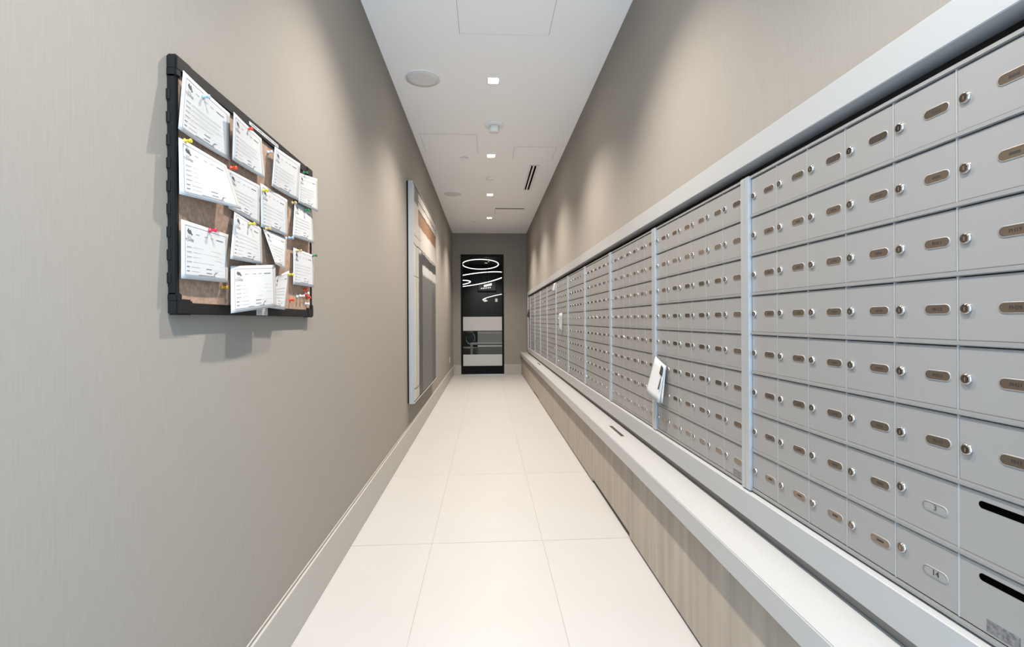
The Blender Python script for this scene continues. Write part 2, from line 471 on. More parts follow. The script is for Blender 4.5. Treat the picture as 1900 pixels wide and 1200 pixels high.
pts = [(0.31 * math.cos(a), 0.31 * math.sin(a)) for a in [math.radians(20 + 140 * i / 12) for i in range(13)]]
for (x0, y0), (x1, y1) in zip(pts, pts[1:]):
    v = [bm.verts.new(p) for p in ((x0, y0, 0.40), (x1, y1, 0.40), (x1, y1, 0.92), (x0, y0, 0.92), (x0 * .86, y0 * .86, 0.40), (x1 * .86, y1 * .86, 0.40), (x1 * .86, y1 * .86, 0.92), (x0 * .86, y0 * .86, 0.92))]
    for q in ((0, 1, 2, 3), (7, 6, 5, 4), (3, 2, 6, 7), (0, 4, 5, 1)): bm.faces.new([v[i] for i in q])
bmesh.ops.remove_doubles(bm, verts=bm.verts, dist=1e-4)
obj('backrest', bm, 'chair_grey', e)
bm = bmesh.new(); add_tube(bm, [(0.12 * math.cos(a) + 0.1, -0.33, 0.72 + 0.17 * math.sin(a)) for a in [2 * math.pi * i / 24 for i in range(24)]], 0.018, 8, closed=True); obj('chrome_hoop', bm, 'chrome', e)

# ================================================================== ceiling fittings
ORD = ['first', 'second', 'third', 'fourth']
for i, y in enumerate(DOWN_Y):
    vis = i - 2
    lab = ('small square downlight glowing in the ceiling, %s from the camera' % ORD[vis]) if vis >= 0 else \
        ('square ceiling downlight above the %s, over the camera' % ('notice board' if i == 1 else 'near mailboxes'))
    e = empty('downlight', (DOWN_X, y, ZC), lab, 'ceiling light', 'square downlights along the corridor ceiling')
    bm = bmesh.new()
    a, w = 0.040, 0.009
    for x0, x1, y0, y1 in ((-a - w, a + w, -a - w, -a), (-a - w, a + w, a, a + w), (-a - w, -a, -a, a), (a, a + w, -a, a)):
        add_box(bm, x0, x1, y0, y1, -0.006, 0, 0.001)
    obj('trim_ring', bm, 'fixture_white', e)
    bm = bmesh.new(); add_box(bm, -a, a, -a, a, -0.0025, 0); obj('lens', bm, 'lens', e)
    ld = bpy.data.lights.new('downlight_beam', 'SPOT')
    ld.energy = SPOT_W; ld.color = SPOT_COL
    ld.spot_size = math.radians(120); ld.spot_blend = 1.0; ld.shadow_soft_size = 0.035
    lo = bpy.data.objects.new('downlight_beam', ld); C.objects.link(lo); lo.parent = e; lo.location = (0, 0, -0.03)

for y, lab in ((3.89, 'near'), (7.40, 'far')):
    e = empty('ceiling_speaker', (-0.50, y, ZC), 'round pale grey ceiling speaker, the %s one' % ('larger nearer' if lab == 'near' else 'smaller farther'), 'speaker', 'round ceiling speakers')
    bm = bmesh.new(); add_lathe(bm, [(0.141, 0), (0.141, -0.004), (0.136, -0.006), (0.133, -0.004)], 40, cap=False); obj('rim', bm, 'fixture_white', e)
    bm = bmesh.new(); add_lathe(bm, [(0.134, 0), (0.134, -0.004), (0.09, -0.006)], 40); obj('grille', bm, 'grille', e)

e = empty('smoke_alarm', (0.0867, 4.77, ZC), 'white ceiling strobe alarm with a clear drum, between two downlights', 'alarm')
bm = bmesh.new(); add_lathe(bm, [(0.097, 0), (0.097, -0.010), (0.090, -0.016), (0.055, -0.018)], 32); obj('base_plate', bm, 'fixture_white', e)
bm = bmesh.new(); add_lathe(bm, [(0.050, -0.017), (0.049, -0.065), (0.044, -0.075), (0.030, -0.080)], 32); obj('drum_lens', bm, 'clear_plastic', e)
for k in range(6):
    a = math.radians(60 * k)
    bm = bmesh.new(); add_box(bm, -0.003, 0.003, -0.003, 0.003, -0.068, -0.018, 0.0008)
    obj('rib', bm, 'fixture_white', e, (0.050 * math.cos(a), 0.050 * math.sin(a), 0))
e = empty('smoke_detector', (0.064, 6.565, ZC), 'flat round white smoke detector between the second and third downlights', 'detector')
bm = bmesh.new(); add_lathe(bm, [(0.060, 0), (0.060, -0.012), (0.052, -0.020), (0.040, -0.021)], 32); obj('base', bm, 'fixture_white', e)
bm = bmesh.new(); add_lathe(bm, [(0.036, -0.020), (0.034, -0.030), (0.024, -0.034)], 28); obj('sensor_cap', bm, 'fixture_white', e)
for (x, y, r), lab in (((-0.2537, 5.756, 0.047), 'flat round sprinkler cover left of the second downlight'), ((-0.24, 9.47, 0.036), 'tiny round sprinkler cover near the end wall')):
    e = empty('sprinkler_cover', (x, y, ZC), lab, 'sprinkler', 'round sprinkler covers')
    bm = bmesh.new(); add_lathe(bm, [(r * 0.55, 0), (r * 0.55, -0.006)], 24); obj('collar', bm, 'grille', e)
    bm = bmesh.new(); add_lathe(bm, [(r, -0.006), (r, -0.009), (r * 0.9, -0.0105)], 28); obj('cover_plate', bm, 'fixture_white', e)

e = empty('slot_vent', (0.608, 6.565, ZC), 'long white ceiling air vent with two black slots', 'vent')
hw, hl = 0.061, 0.573
bm = bmesh.new(); add_box(bm, -hw + 0.006, hw - 0.006, -hl + 0.006, hl - 0.006, -0.0012, 0); obj('dark_cavity', bm, 'slot_black', e)
for x0, x1 in ((-hw, -0.036), (-0.015, 0.006), (0.031, hw)):
    bm = bmesh.new(); add_box(bm, x0, x1, -hl, hl, -0.008, 0, 0.0012); obj('blade', bm, 'fixture_white', e)
for y0, y1 in ((-hl, -hl + 0.012), (hl - 0.012, hl)):
    bm = bmesh.new(); add_box(bm, -hw, hw, y0, y1, -0.0075, 0, 0.001); obj('end_cap', bm, 'fixture_white', e)

def access_panel(x0, x1, y0, y1, label, drop=0.0):
    e = empty('access_panel', ((x0 + x1) / 2, (y0 + y1) / 2, ZC), label, 'ceiling panel', 'ceiling access panels')
    a, b_ = (x1 - x0) / 2, (y1 - y0) / 2
    bm = bmesh.new(); add_box(bm, -a, a, -b_, b_, -0.0006, 0); obj('seam', bm, 'ink_grey', e)
    bm = bmesh.new(); add_box(bm, -a + 0.002, a - 0.002, -b_ + 0.002, b_ - 0.002, -0.0016, -0.0004, 0.0005)
    p = obj('panel', bm, 'ceiling_paint', e)
    if drop:
        p.rotation_euler = (math.atan2(drop, 2 * b_), 0, 0); p.location = (0, 0, -drop / 2)
access_panel(-0.172, 0.4355, 2.66, 3.265, 'large flush ceiling hatch before the first downlight')
access_panel(-0.682, -0.09, 5.03, 5.60, 'faint flush ceiling hatch beside the left wall')
access_panel(0.322, 0.80, 5.37, 5.80, 'small flush ceiling hatch before the slot vent')
access_panel(0.162, 0.667, 8.335, 8.84, 'ceiling hatch hanging slightly open near the far end', 0.012)

# ================================================================== mailbox wall
# the boxes were measured in angles; K sets their true distance (faces recessed just behind the wall plane)
K = 1.0606
def kp(x, y, z): return (x * K, y * K, CAM_H + (z - CAM_H) * K)
CP, RP, Z0 = 0.13418, 0.12392, 1.66091 - 8 * 0.12392        # column pitch, row pitch, bottom of the lowest row
BANK_P, BANK_Y = 0.8547, 0.6866
BAR_H, GAP = 0.0095, 0.0013

# shared meshes; origin of a door = its far lower corner on the face plane, Y runs towards the camera (negative)
def door_mesh(w, h, plates=False):
    bm = bmesh.new()
    add_box(bm, 0, 0.012, -w + GAP, -GAP, 0.0, h - BAR_H - 0.0022, 0.0012, 2)
    if plates:
        add_prism_x(bm, stadium(0.049, 0.016, 4), -0.0012, 0.001, -0.708 * CP, 0.056, 1)
        add_lathe(bm, [(0.0095, 0.001), (0.0095, -0.003), (0.006, -0.0045)], 10, 'X', (0, -0.0165, 0.056), 2)
    return to_mesh('door', bm, ['door_silver', 'plate_bronze', 'chrome'])
ME_DOOR = door_mesh(CP, RP)
ME_DOOR_FAR = door_mesh(CP, RP, True)
ME_PARCEL = door_mesh(2 * CP, RP)

bm = bmesh.new()
ZMID = 0.0565
add_lathe(bm, [(0.0100, 0.001), (0.0100, -0.0022), (0.0088, -0.0042), (0.0066, -0.0050), (0.0060, -0.0040)], 20, 'X', (0, 0, 0), 0, cap=False)
add_lathe(bm, [(0.0078, 0.0), (0.0078, -0.0046), (0.0070, -0.0052)], 18, 'X', (0, 0, 0), 1)
add_box(bm, -0.0056, -0.0050, -0.0007, 0.0007, -0.0042, 0.0030, mi=0)
ME_LOCK = to_mesh('lock', bm, ['chrome', 'lock_dark'])
bm = bmesh.new()
add_prism_x(bm, stadium(0.049, 0.016, 8), -0.0004, 0.001)
ME_PLATE = to_mesh('name_plate', bm, 'plate_bronze')
bm = bmesh.new()
o_, i_ = stadium(0.0525, 0.0195, 8), stadium(0.049, 0.016, 8)
n = len(o_)
vo = [bm.verts.new((0.0, p[0], p[1])) for p in o_]; vm = [bm.verts.new((-0.0011, p[0] * .985, p[1] * .95)) for p in o_]; vi = [bm.verts.new((-0.0008, p[0], p[1])) for p in i_]
for i in range(n):
    j = (i + 1) % n
    bm.faces.new((vo[i], vo[j], vm[j], vm[i])); bm.faces.new((vm[i], vm[j], vi[j], vi[i]))
for f in bm.faces: f.smooth = True
ME_RIM = to_mesh('plate_rim', bm, 'door_silver')
# blurred printed line on a plate (not legible in the photo): one dark dash
bm = bmesh.new(); add_box(bm, -0.0007, -0.0004, -0.0085, 0.0085, -0.0022, 0.0022); ME_DASH = to_mesh('printed_line', bm, 'ink')

def text_mesh(txt, size, m, depth=0.0003):
    cu = bpy.data.curves.new('t', 'FONT')
    cu.body = txt; cu.size = size; cu.align_x = 'CENTER'; cu.align_y = 'CENTER'; cu.extrude = depth; cu.resolution_u = 2
    to = bpy.data.objects.new('t', cu); C.objects.link(to)
    dg = bpy.context.evaluated_depsgraph_get()
    me = bpy.data.meshes.new_from_object(to.evaluated_get(dg))
    bpy.data.objects.remove(to); bpy.data.curves.remove(cu)
    me.materials.clear(); me.materials.append(MATS[m])
    return me
# local text axes (x right, y up, z out) to a sign on the right wall, read from the aisle: right = -Y, up = Z, out = -X
FACE_R = Matrix(((0, 0, -1), (-1, 0, 0), (0, 1, 0))).to_4x4()

bank_rail = {}
bm = bmesh.new(); add_box(bm, -0.010, 0.03, 0, 0.0235, 0, 8 * RP + 0.012, 0.0015, 2); ME_RAIL = to_mesh('side_rail', bm, 'rail_silver')
def bar_mesh(cols):
    bm = bmesh.new(); add_box(bm, -0.0036, 0.02, 0, cols * CP, 0, BAR_H, 0.0016, 2); return to_mesh('row_bar', bm, 'bar_silver')
bm = bmesh.new(); add_box(bm, -0.0006, 0.01, -0.0014, 0.0014, 0, 8 * RP); ME_STRIP = to_mesh('column_strip', bm, 'rail_silver')
ME_BAR = {6: bar_mesh(6), 3: bar_mesh(3)}
ORDB = ['first', 'second', 'third', 'fourth', 'fifth', 'sixth', 'seventh', 'eighth', 'ninth', 'tenth', 'eleventh']
PLATE_TXT = {(5, 2): 'PH19', (5, 3): 'PH20', (5, 4): 'PH21', (5, 5): '1011', (4, 2): 'PH11', (4, 3): 'PH12', (4, 4): 'PH13', (4, 5): 'PH15'}

def bank(k, y_near, cols):
    if k == 0: lab = 'nearest silver mailbox bank, with two wide slotted parcel doors at bottom right'
    elif k == 1: lab = 'second silver mailbox bank from the camera, leaflet tucked at its far edge'
    elif cols == 3: lab = 'narrow silver mailbox bank at the far end of the row'
    else: lab = '%s silver mailbox bank counting from the camera' % ORDB[k]
    e = empty('mailbox_bank', kp(XM, y_near, Z0), lab, 'mailboxes', 'silver mailbox banks along the right wall')
    e.scale = (K, K, K)
    W = cols * CP
    bm = bmesh.new(); add_box(bm, 0.012, 0.10, -0.024, W + 0.024, -0.008, 8 * RP + 0.004); obj('body', bm, 'bank_dark', e)
    link('side_rail', ME_RAIL, e, (0, -0.0245, -0.012)); link('side_rail', ME_RAIL, e, (0, W + 0.001, -0.012))
    for r in range(9):
        link('row_bar', ME_BAR[cols], e, (0, 0, r * RP - (BAR_H if r else 0.0115)))
    for c in range(1, cols):
        link('column_strip', ME_STRIP, e, (0, c * CP, 0))
    for c in range(cols):                      # c counts from the far side, as the picture reads left to right
        yf = W - c * CP
        for r in range(8):                     # r counts from the top
            z = (7 - r) * RP
            if k == 0 and c >= 4 and r >= 6:
                if c == 4: parcel(e, yf, z, r)
                continue
            if k <= 5:
                d = link('door', ME_DOOR, e, (0, yf, z))
                link('lock', ME_LOCK, d, (0, -0.0165, ZMID))
                link('name_plate', ME_PLATE, d, (0, -0.708 * CP, ZMID))
                if k <= 2: link('plate_rim', ME_RIM, d, (0, -0.708 * CP, ZMID))
                if k == 0:
                    t = PLATE_TXT.get((c, r))
                    if t:
                        o = link('lettering', text_mesh(t, 0.0088, 'ink'), d)
                        o.matrix_local = Matrix.Translation((-0.0006, -0.708 * CP, ZMID)) @ FACE_R
                    else:
                        link('printed_line', ME_DASH, d, (0, -0.708 * CP, ZMID))
            else:
                link('door', ME_DOOR_FAR, e, (0, yf, z))
    return e

def parcel(e, yf, z, r):
    d = link('parcel_door', ME_PARCEL, e, (0, yf, z))
    d['label'] = 'wide parcel door with a black mail slot'
    link('lock', ME_LOCK, d, (0, -0.0165, ZMID + 0.012))
    link('plate_rim', ME_RIM, d, (0, -0.088, ZMID - 0.004))
    o = link('lettering', text_mesh('3' if r == 6 else '14', 0.015, 'ink_faded' if r == 6 else 'ink'), d)
    o.matrix_local = Matrix.Translation((-0.0003, -0.0885, ZMID - 0.004)) @ FACE_R
    bm = bmesh.new(); add_prism_x(bm, stadium(0.098, 0.0125, 8), -0.0003, 0.001); obj('mail_slot', bm, 'slot_black', d, (0, -0.2185, ZMID + 0.036))
    if r == 7:
        bm = bmesh.new(); add_box(bm, -0.0004, 0.0005, -0.052, 0, 0, 0.0215); obj('maker_sticker', bm, 'sticker_grey', d, (0, -0.1815, 0.0045))

for k in range(10):
    bk = bank(k, BANK_Y + k * BANK_P, 6)
    if k == 1:
        bm = bmesh.new(); add_box(bm, -0.0004, 0.0005, -0.05, 0, 0, 0.0205); obj('maker_sticker', bm, 'sticker_grey', bk, (0, 0.0705, 0.004))
YN = BANK_Y + 10 * BANK_P
bank(10, YN, 3)
Y_BANK_END = YN + 3 * CP + 0.026

# white surround of the mailbox wall
YS0, YS1 = 0.585, Y_BANK_END + 0.075
e = struct(empty('trim_1', kp(XT, YS0, 0)), 'white picture-frame surround around the whole mailbox wall', 'trim')
def tpart(name, y0, y1, z0, z1):
    bm = bmesh.new(); add_box(bm, 0, 0.062, (y0 - YS0) * K, (y1 - YS0) * K, z0 * K, z1 * K, 0.002); obj(name, bm, 'white_trim', e)
tpart('top_rail', YS0, YS1, 1.694, 1.768)
tpart('bottom_rail', YS0, YS1, 0.5714, 0.6535)
tpart('end_stile', YS0, YS0 + 0.072, 0.6535, 1.694)
tpart('end_stile', YS1 - 0.072, YS1, 0.6535, 1.694)

# bench: quartz ledge over laminate panels
e = empty('counter_ledge', (0.741, YB, 0.425), 'long white stone ledge under the mailboxes', 'counter')
bm = bmesh.new(); add_box(bm, 0, XR - 0.741, 0, YE - YB, 0, 0.074, 0.003, 2); obj('slab', bm, 'quartz', e)
for y0, y1, x in ((2.875, 3.165, 0.0), (7.53, 7.92, 0.018)):
    bm = bmesh.new(); add_box(bm, 0.0685 + x, 0.0895 + x, y0 - YB, y1 - YB, 0.0735, 0.0748); obj('cable_slot', bm, 'lock_dark', e)
    bm = bmesh.new(); add_box(bm, 0.0835 + x, 0.0880 + x, y0 - YB + 0.01, y1 - YB - 0.01, 0.0745, 0.0756, 0.0003); obj('slot_brush', bm, 'lock_dark', e)
e = empty('bench_base', (0.777, YB, 0), 'grey wood laminate bench front under the white ledge', 'cabinet')
bm = bmesh.new(); add_box(bm, 0.022, XR - 0.777, 0, YE - YB, 0, 0.425); obj('carcass', bm, 'toe_black', e)
seams = [YB, -0.1, 1.506, 2.609, 3.038, 3.524, 4.62, 5.72, 6.82, 7.20, 7.94, 9.04, YE]
for a, b_ in zip(seams, seams[1:]):
    z0 = 0.034 if (2.6 <= a < 3.5 or 7.19 <= a < 7.9) else 0.014
    bm = bmesh.new(); add_box(bm, 0, 0.0205, 0.0012, b_ - a - 0.0012, 0, 0.424 - z0, 0.0008)
    obj('front_panel', bm, 'laminate', e, (0, a - YB, z0))

# papers tucked into the mailboxes
def sheet(name, corners, m, parent=None, bulge=0.0, n=8, out=Vector((-1, 0, 0)), thick=0.0004):
    """thin paper through four corners (TL, TR, BR, BL); returns the object and its surface function"""
    TLc, TRc, BRc, BLc = [Vector(c) for c in corners]
    org = TLc.copy()
    def S(u, v):
        p = (1 - u) * (1 - v) * TLc + u * (1 - v) * TRc + u * v * BRc + (1 - u) * v * BLc
        return p + out * bulge * (4 * u * (1 - u)) * (0.35 + 0.65 * v) - org
    nrm = (TRc - TLc).cross(BLc - TLc).normalized()
    if nrm.dot(out) < 0: nrm = -nrm
    bm = bmesh.new()
    g1 = [[bm.verts.new(S(i / n, j / n)) for i in range(n + 1)] for j in range(n + 1)]
    g2 = [[bm.verts.new(S(i / n, j / n) - nrm * thick) for i in range(n + 1)] for j in range(n + 1)]
    for j in range(n):
        for i in range(n):
            for g in (g1, g2):
                f = bm.faces.new((g[j][i], g[j][i + 1], g[j + 1][i + 1], g[j + 1][i])); f.smooth = True
    for a in range(n):
        bm.faces.new((g1[0][a], g1[0][a + 1], g2[0][a + 1], g2[0][a])); bm.faces.new((g1[n][a], g1[n][a + 1], g2[n][a + 1], g2[n][a]))
        bm.faces.new((g1[a][0], g1[a + 1][0], g2[a + 1][0], g2[a][0])); bm.faces.new((g1[a][n], g1[a + 1][n], g2[a + 1][n], g2[a][n]))
    o = obj(name, bm, m, parent, org)
    return o, S, nrm

lf = empty('leaflet', kp(0.80, 2.28, 0.93), 'white folded leaflet with a dark picture stuck on the second mailbox bank edge', 'leaflet')
def leaf(name, cs, m, off=0.0):
    cs = [Vector(kp(*c)) - Vector(lf.location) + Vector((off, 0, 0)) for c in cs]
    return sheet(name, cs, m, lf, 0.006, 6)
leaf('front_page', [(0.830, 2.3319, 1.0235), (0.832, 2.2086, 0.9899), (0.80, 2.2009, 0.8154), (0.79, 2.3606, 0.8418)], 'paper')
leaf('back_page', [(0.8325, 2.3319, 1.0235), (0.8345, 2.204, 0.9885), (0.812, 2.190, 0.818), (0.800, 2.3606, 0.8418)], 'paper')
leaf('picture', [(0.829, 2.238, 0.9935), (0.8297, 2.2145, 0.980), (0.8225, 2.2125, 0.941), (0.8205, 2.240, 0.955)], 'ink', -0.0042)
leaf('caption', [(0.8180, 2.219, 0.933), (0.8180, 2.2125, 0.930), (0.8070, 2.2120, 0.878), (0.8070, 2.2190, 0.880)], 'ink', -0.0042)
o, S, nr = sheet('paper_slip', [kp(*c) for c in ((0.800, 5.29, 1.275), (0.834, 5.26, 1.285), (0.834, 5.30, 1.055), (0.812, 5.36, 1.10))], 'paper', None, 0.004, 5)
tag(o, 'narrow white slip curling out of the sixth mailbox bank', 'paper', 'slips stuck in the mailboxes')
o, S, nr = sheet('paper_slip', [kp(*c) for c in ((0.826, 5.86, 1.655), (0.834, 5.80, 1.655), (0.834, 5.84, 1.555), (0.812, 5.93, 1.560))], 'paper', None, 0.003, 5)
tag(o, 'small white slip at the top of a far mailbox bank', 'paper', 'slips stuck in the mailboxes')
o, S, nr = sheet('paper_slip', [kp(*c) for c in ((0.832, 9.50, 1.42), (0.834, 9.42, 1.40), (0.834, 9.40, 1.25), (0.80, 9.55, 1.28))], 'lock_dark', None, 0.003, 5)
tag(o, 'dark slip at the farthest end of the mailboxes', 'paper', 'slips stuck in the mailboxes')

# ================================================================== left wall: notice board
BY0, BY1, BZ0, BZ1 = 1.170, 2.060, 1.2225, 1.8375
nb = empty('notice_board', (XL, BY0, BZ0), 'cork notice board with black frame full of pinned forms', 'notice board')
bw, bh = BY1 - BY0, BZ1 - BZ0
def npart(name, m, x0, x1, y0, y1, z0, z1, bev=0.002, seg=2):
    bm = bmesh.new(); add_box(bm, x0, x1, y0, y1, z0, z1, bev, seg); return obj(name, bm, m, nb)
npart('backing', 'cork', 0.001, 0.010, 0.01, bw - 0.01, 0.01, bh - 0.01, 0)
npart('cork_panel', 'cork', 0.010, 0.0155, 0.015, bw - 0.012, 0.025, bh - 0.025, 0)
npart('frame_bar', 'black_plastic', 0.0, 0.0225, 0.03, bw - 0.03, 0.002, 0.030)
npart('frame_bar', 'black_plastic', 0.0, 0.0225, 0.03, bw - 0.03, bh - 0.035, bh - 0.002)
npart('frame_bar', 'black_plastic', 0.0, 0.0200, 0.003, 0.016, 0.03, bh - 0.03)
npart('frame_bar', 'black_plastic', 0.0, 0.0200, bw - 0.016, bw - 0.003, 0.03, bh - 0.03)
for y in (0, bw):
    for z in (0, bh):
        s1, s2 = (1 if y == 0 else -1), (1 if z == 0 else -1)
        ya, yb = sorted((y, y + s1 * 0.060)); za, zb = sorted((z, z + s2 * 0.038))
        bm = bmesh.new(); add_box(bm, 0.0, 0.0250, ya, yb, za, zb, 0.004, 2)
        yc, yd = sorted((y, y + s1 * 0.020)); zc, zd = sorted((z + s2 * 0.03, z + s2 * 0.052))
        add_box(bm, 0.0, 0.0240, yc, yd, zc, zd, 0.003, 2)
        obj('corner_cap', bm, 'black_plastic', nb)
for i in range(9):                                   # clips along the near side of the frame
    bm = bmesh.new(); add_box(bm, 0.0, 0.008, -0.0006, 0.004, 0.075 + i * 0.054, 0.100 + i * 0.054, 0.001); obj('edge_clip', bm, 'black_plastic', nb)
# labels stuck on the frame
bm = bmesh.new(); add_box(bm, 0.0222, 0.0232, 0, 0.207, 0, 0.0105); lbl = obj('frame_label', bm, 'paper', nb, (0, 0.352, bh - 0.0245)); lbl['label'] = 'white printed strip on the top frame bar'
bm = bmesh.new()
for y0, y1 in ((0.012, 0.05), (0.058, 0.088), (0.094, 0.101), (0.106, 0.158), (0.164, 0.186), (0.190, 0.200)):
    add_box(bm, 0.0231, 0.0234, y0, y1, 0.0040, 0.0066)
obj('printed_line', bm, 'ink_grey', lbl)
bm = bmesh.new(); add_box(bm, 0.0222, 0.0232, 0, 0.077, 0, 0.0235, 0.0004); lbl = obj('frame_label', bm, 'paper', nb, (0, 0.3925, 0.0035)); lbl['label'] = 'small white sticker on the bottom frame bar'
bm = bmesh.new()
for y0, y1, z in ((0.03, 0.066, 0.018), (0.008, 0.06, 0.011), (0.008, 0.068, 0.005)):
    add_box(bm, 0.0231, 0.0234, y0, y1, z, z + 0.0012)
obj('printed_line', bm, 'ink_light', lbl)

# pinned forms ------------------------------------------------------
UC = text_mesh('U.C.', 0.042, 'ink', 0); TOWER = text_mesh('TOWER', 0.044, 'ink', 0)
def me_uv(me, cx, cy):            # text mesh in form coordinates: u = x / 0.21 m, v = y / 0.14 m, drawn at ~1 m = 1 unit of width
    vs_ = [(v.co.x * 1.0 + cx, cy - v.co.y * 1.5) for v in me.vertices]
    return vs_, [tuple(p.vertices) for p in me.polygons]
def rect_uv(u0, v0, u1, v1): return [(u0, v0), (u1, v0), (u1, v1), (u0, v1)], [(0, 1, 2, 3)]
def form_print():
    dark, mid, lite, bord = [], [], [], []
    dark.append(([(0.105, 0.17), (0.125, 0.115), (0.15, 0.15), (0.165, 0.13), (0.19, 0.19), (0.165, 0.215), (0.13, 0.205)], [(0, 1, 2, 3, 4, 5, 6)]))
    dark.append(([(0.175, 0.20), (0.20, 0.195), (0.205, 0.225), (0.18, 0.23)], [(0, 1, 2, 3)]))
    dark.append(me_uv(UC, 0.15, 0.268)); dark.append(me_uv(TOWER, 0.15, 0.322))
    for u0, u1 in ((0.27, 0.34), (0.44, 0.51), (0.57, 0.64)): lite.append(rect_uv(u0, 0.185, u1, 0.20))
    mid.append(rect_uv(0.70, 0.185, 0.86, 0.205))
    for i, (a, b_) in enumerate(((0.10, 0.80), (0.10, 0.76), (0.10, 0.82), (0.10, 0.64))):
        v = 0.43 + i * 0.085
        lite.append(rect_uv(a, v, a + 0.09, v + 0.012)); lite.append(rect_uv(a + 0.12, v + 0.004, b_, v + 0.010)); lite.append(rect_uv(0.10, v + 0.026, 0.88, v + 0.029))
    for v in (0.775, 0.85):
        mid.append(rect_uv(0.10, v, 0.15, v + 0.016)); lite.append(rect_uv(0.18, v + 0.004, 0.34, v + 0.010))
        mid.append(rect_uv(0.48, v + 0.005, 0.60, v + 0.020)); lite.append(rect_uv(0.62, v + 0.014, 0.88, v + 0.017))
    mid.append(([(0.64, 0.90), (0.68, 0.83), (0.75, 0.825), (0.69, 0.85), (0.655, 0.905)], [(0, 1, 2, 3, 4)]))
    mid.append(rect_uv(0.32, 0.905, 0.68, 0.918))
    m, t = 0.065, 0.007
    for r in ((m, m, 1 - m, m + t * 1.4), (m, 1 - m - t * 1.4, 1 - m, 1 - m), (m, m, m + t, 1 - m), (1 - m - t, m, 1 - m, 1 - m)):
        # cut the border into pieces so it follows the curl of the sheet
        N_ = 8
        for i in range(N_):
            if r[2] - r[0] > r[3] - r[1]: bord.append(rect_uv(r[0] + (r[2] - r[0]) * i / N_, r[1], r[0] + (r[2] - r[0]) * (i + 1) / N_, r[3]))
            else: bord.append(rect_uv(r[0], r[1] + (r[3] - r[1]) * i / N_, r[2], r[1] + (r[3] - r[1]) * (i + 1) / N_))
    return dark, mid, lite, bord
FORM = form_print()
def pinned_form(corners, label, bulge):
    o, S, nr = sheet('pinned_form', corners, 'paper', None, bulge, 10, Vector((1, 0, 0)))
    tag(o, label, 'paper', 'forms pinned to the notice board')
    bm = bmesh.new()
    for mi, lst in enumerate(FORM):
        for vs_, fs in lst:
            vv = [bm.verts.new(S(u, v) + nr * 0.0004) for u, v in vs_]
            for f in fs:
                try:
                    ff = bm.faces.new([vv[i] for i in f]); ff.material_index = mi
                except ValueError: pass
    obj('printed_form', bm, ['ink_faded', 'ink_grey', 'ink_light', 'paper_border'], o)
FORMS = [
 ([(-0.7155, 1.1819, 1.8032), (-0.7235, 1.4054, 1.7959), (-0.7215, 1.4027, 1.6613), (-0.7095, 1.1527, 1.6529)], 'white form in the top left corner of the notice board', -0.006),
 ([(-0.7035, 1.3865, 1.7934), (-0.7235, 1.5980, 1.7970), (-0.7135, 1.5988, 1.6679), (-0.7095, 1.3899, 1.6607)], 'white form second from left in the top row, under a red-orange pin', -0.005),
 ([(-0.7105, 1.6649, 1.7969), (-0.7125, 1.8932, 1.8124), (-0.7125, 1.8719, 1.6653), (-0.7125, 1.6437, 1.6578)], 'white form third in the top row, below the frame strip end', -0.006),
 ([(-0.7135, 1.8883, 1.7755), (-0.7155, 2.0873, 1.8111), (-0.7035, 2.0611, 1.6648), (-0.7135, 1.8745, 1.6587)], 'white form in the top right corner reaching past the frame', -0.003),
 ([(-0.7195, 1.1699, 1.6397), (-0.7195, 1.3774, 1.6399), (-0.6835, 1.3860, 1.5195), (-0.7155, 1.1654, 1.5049)], 'white form at left centre with its lower right corner curling out', 0.003),
 ([(-0.7255, 1.3961, 1.6366), (-0.7255, 1.5905, 1.6427), (-0.7215, 1.5762, 1.5149), (-0.7235, 1.3951, 1.5255)], 'white form partly covered by the curling form at left centre', 0.0),
 ([(-0.7235, 1.5884, 1.6515), (-0.7245, 1.7998, 1.6498), (-0.7195, 1.7855, 1.5130), (-0.7235, 1.5905, 1.5111)], 'white form at the middle of the board under a yellow pin', 0.001),
 ([(-0.7245, 1.4291, 1.5272), (-0.7265, 1.5981, 1.5077), (-0.7155, 1.5836, 1.3876), (-0.7075, 1.3720, 1.3799)], 'white form hanging just above the lowest form', 0.001),
 ([(-0.7265, 1.6086, 1.5113), (-0.7265, 1.8015, 1.5138), (-0.7095, 1.7392, 1.3882), (-0.6875, 1.6117, 1.3934)], 'white form with its lower left corner turned up, right of centre', 0.0),
 ([(-0.7155, 1.6840, 1.3609), (-0.7265, 1.8205, 1.3934), (-0.7075, 1.7325, 1.2467), (-0.7095, 1.6119, 1.2504)], 'white form behind the right edge of the lowest form', 0.0),
 ([(-0.7215, 1.4012, 1.3635), (-0.6945, 1.6265, 1.3926), (-0.6885, 1.6192, 1.2550), (-0.6965, 1.3530, 1.2288)], 'lowest white form, overlapping the bottom frame bar', 0.004),
 ([(-0.7215, 1.1807, 1.4496), (-0.7255, 1.3985, 1.4515), (-0.7155, 1.3747, 1.3138), (-0.7175, 1.1735, 1.3086)], 'white form at lower left under a pink pin', 0.002),
 ([(-0.7255, 1.8708, 1.6651), (-0.7265, 2.0551, 1.6698), (-0.7095, 2.0255, 1.5267), (-0.7115, 1.8133, 1.5175)], 'white form at the right edge with a green pin in its top', 0.0),
 ([(-0.7235, 1.8504, 1.4832), (-0.7235, 2.0647, 1.4829), (-0.7115, 2.0284, 1.3456), (-0.7175, 1.8311, 1.3437)], 'white form at lower right above the cluster of spare pins', 0.001),
]
for cs, lab, bl in FORMS: pinned_form(cs, lab, bl)

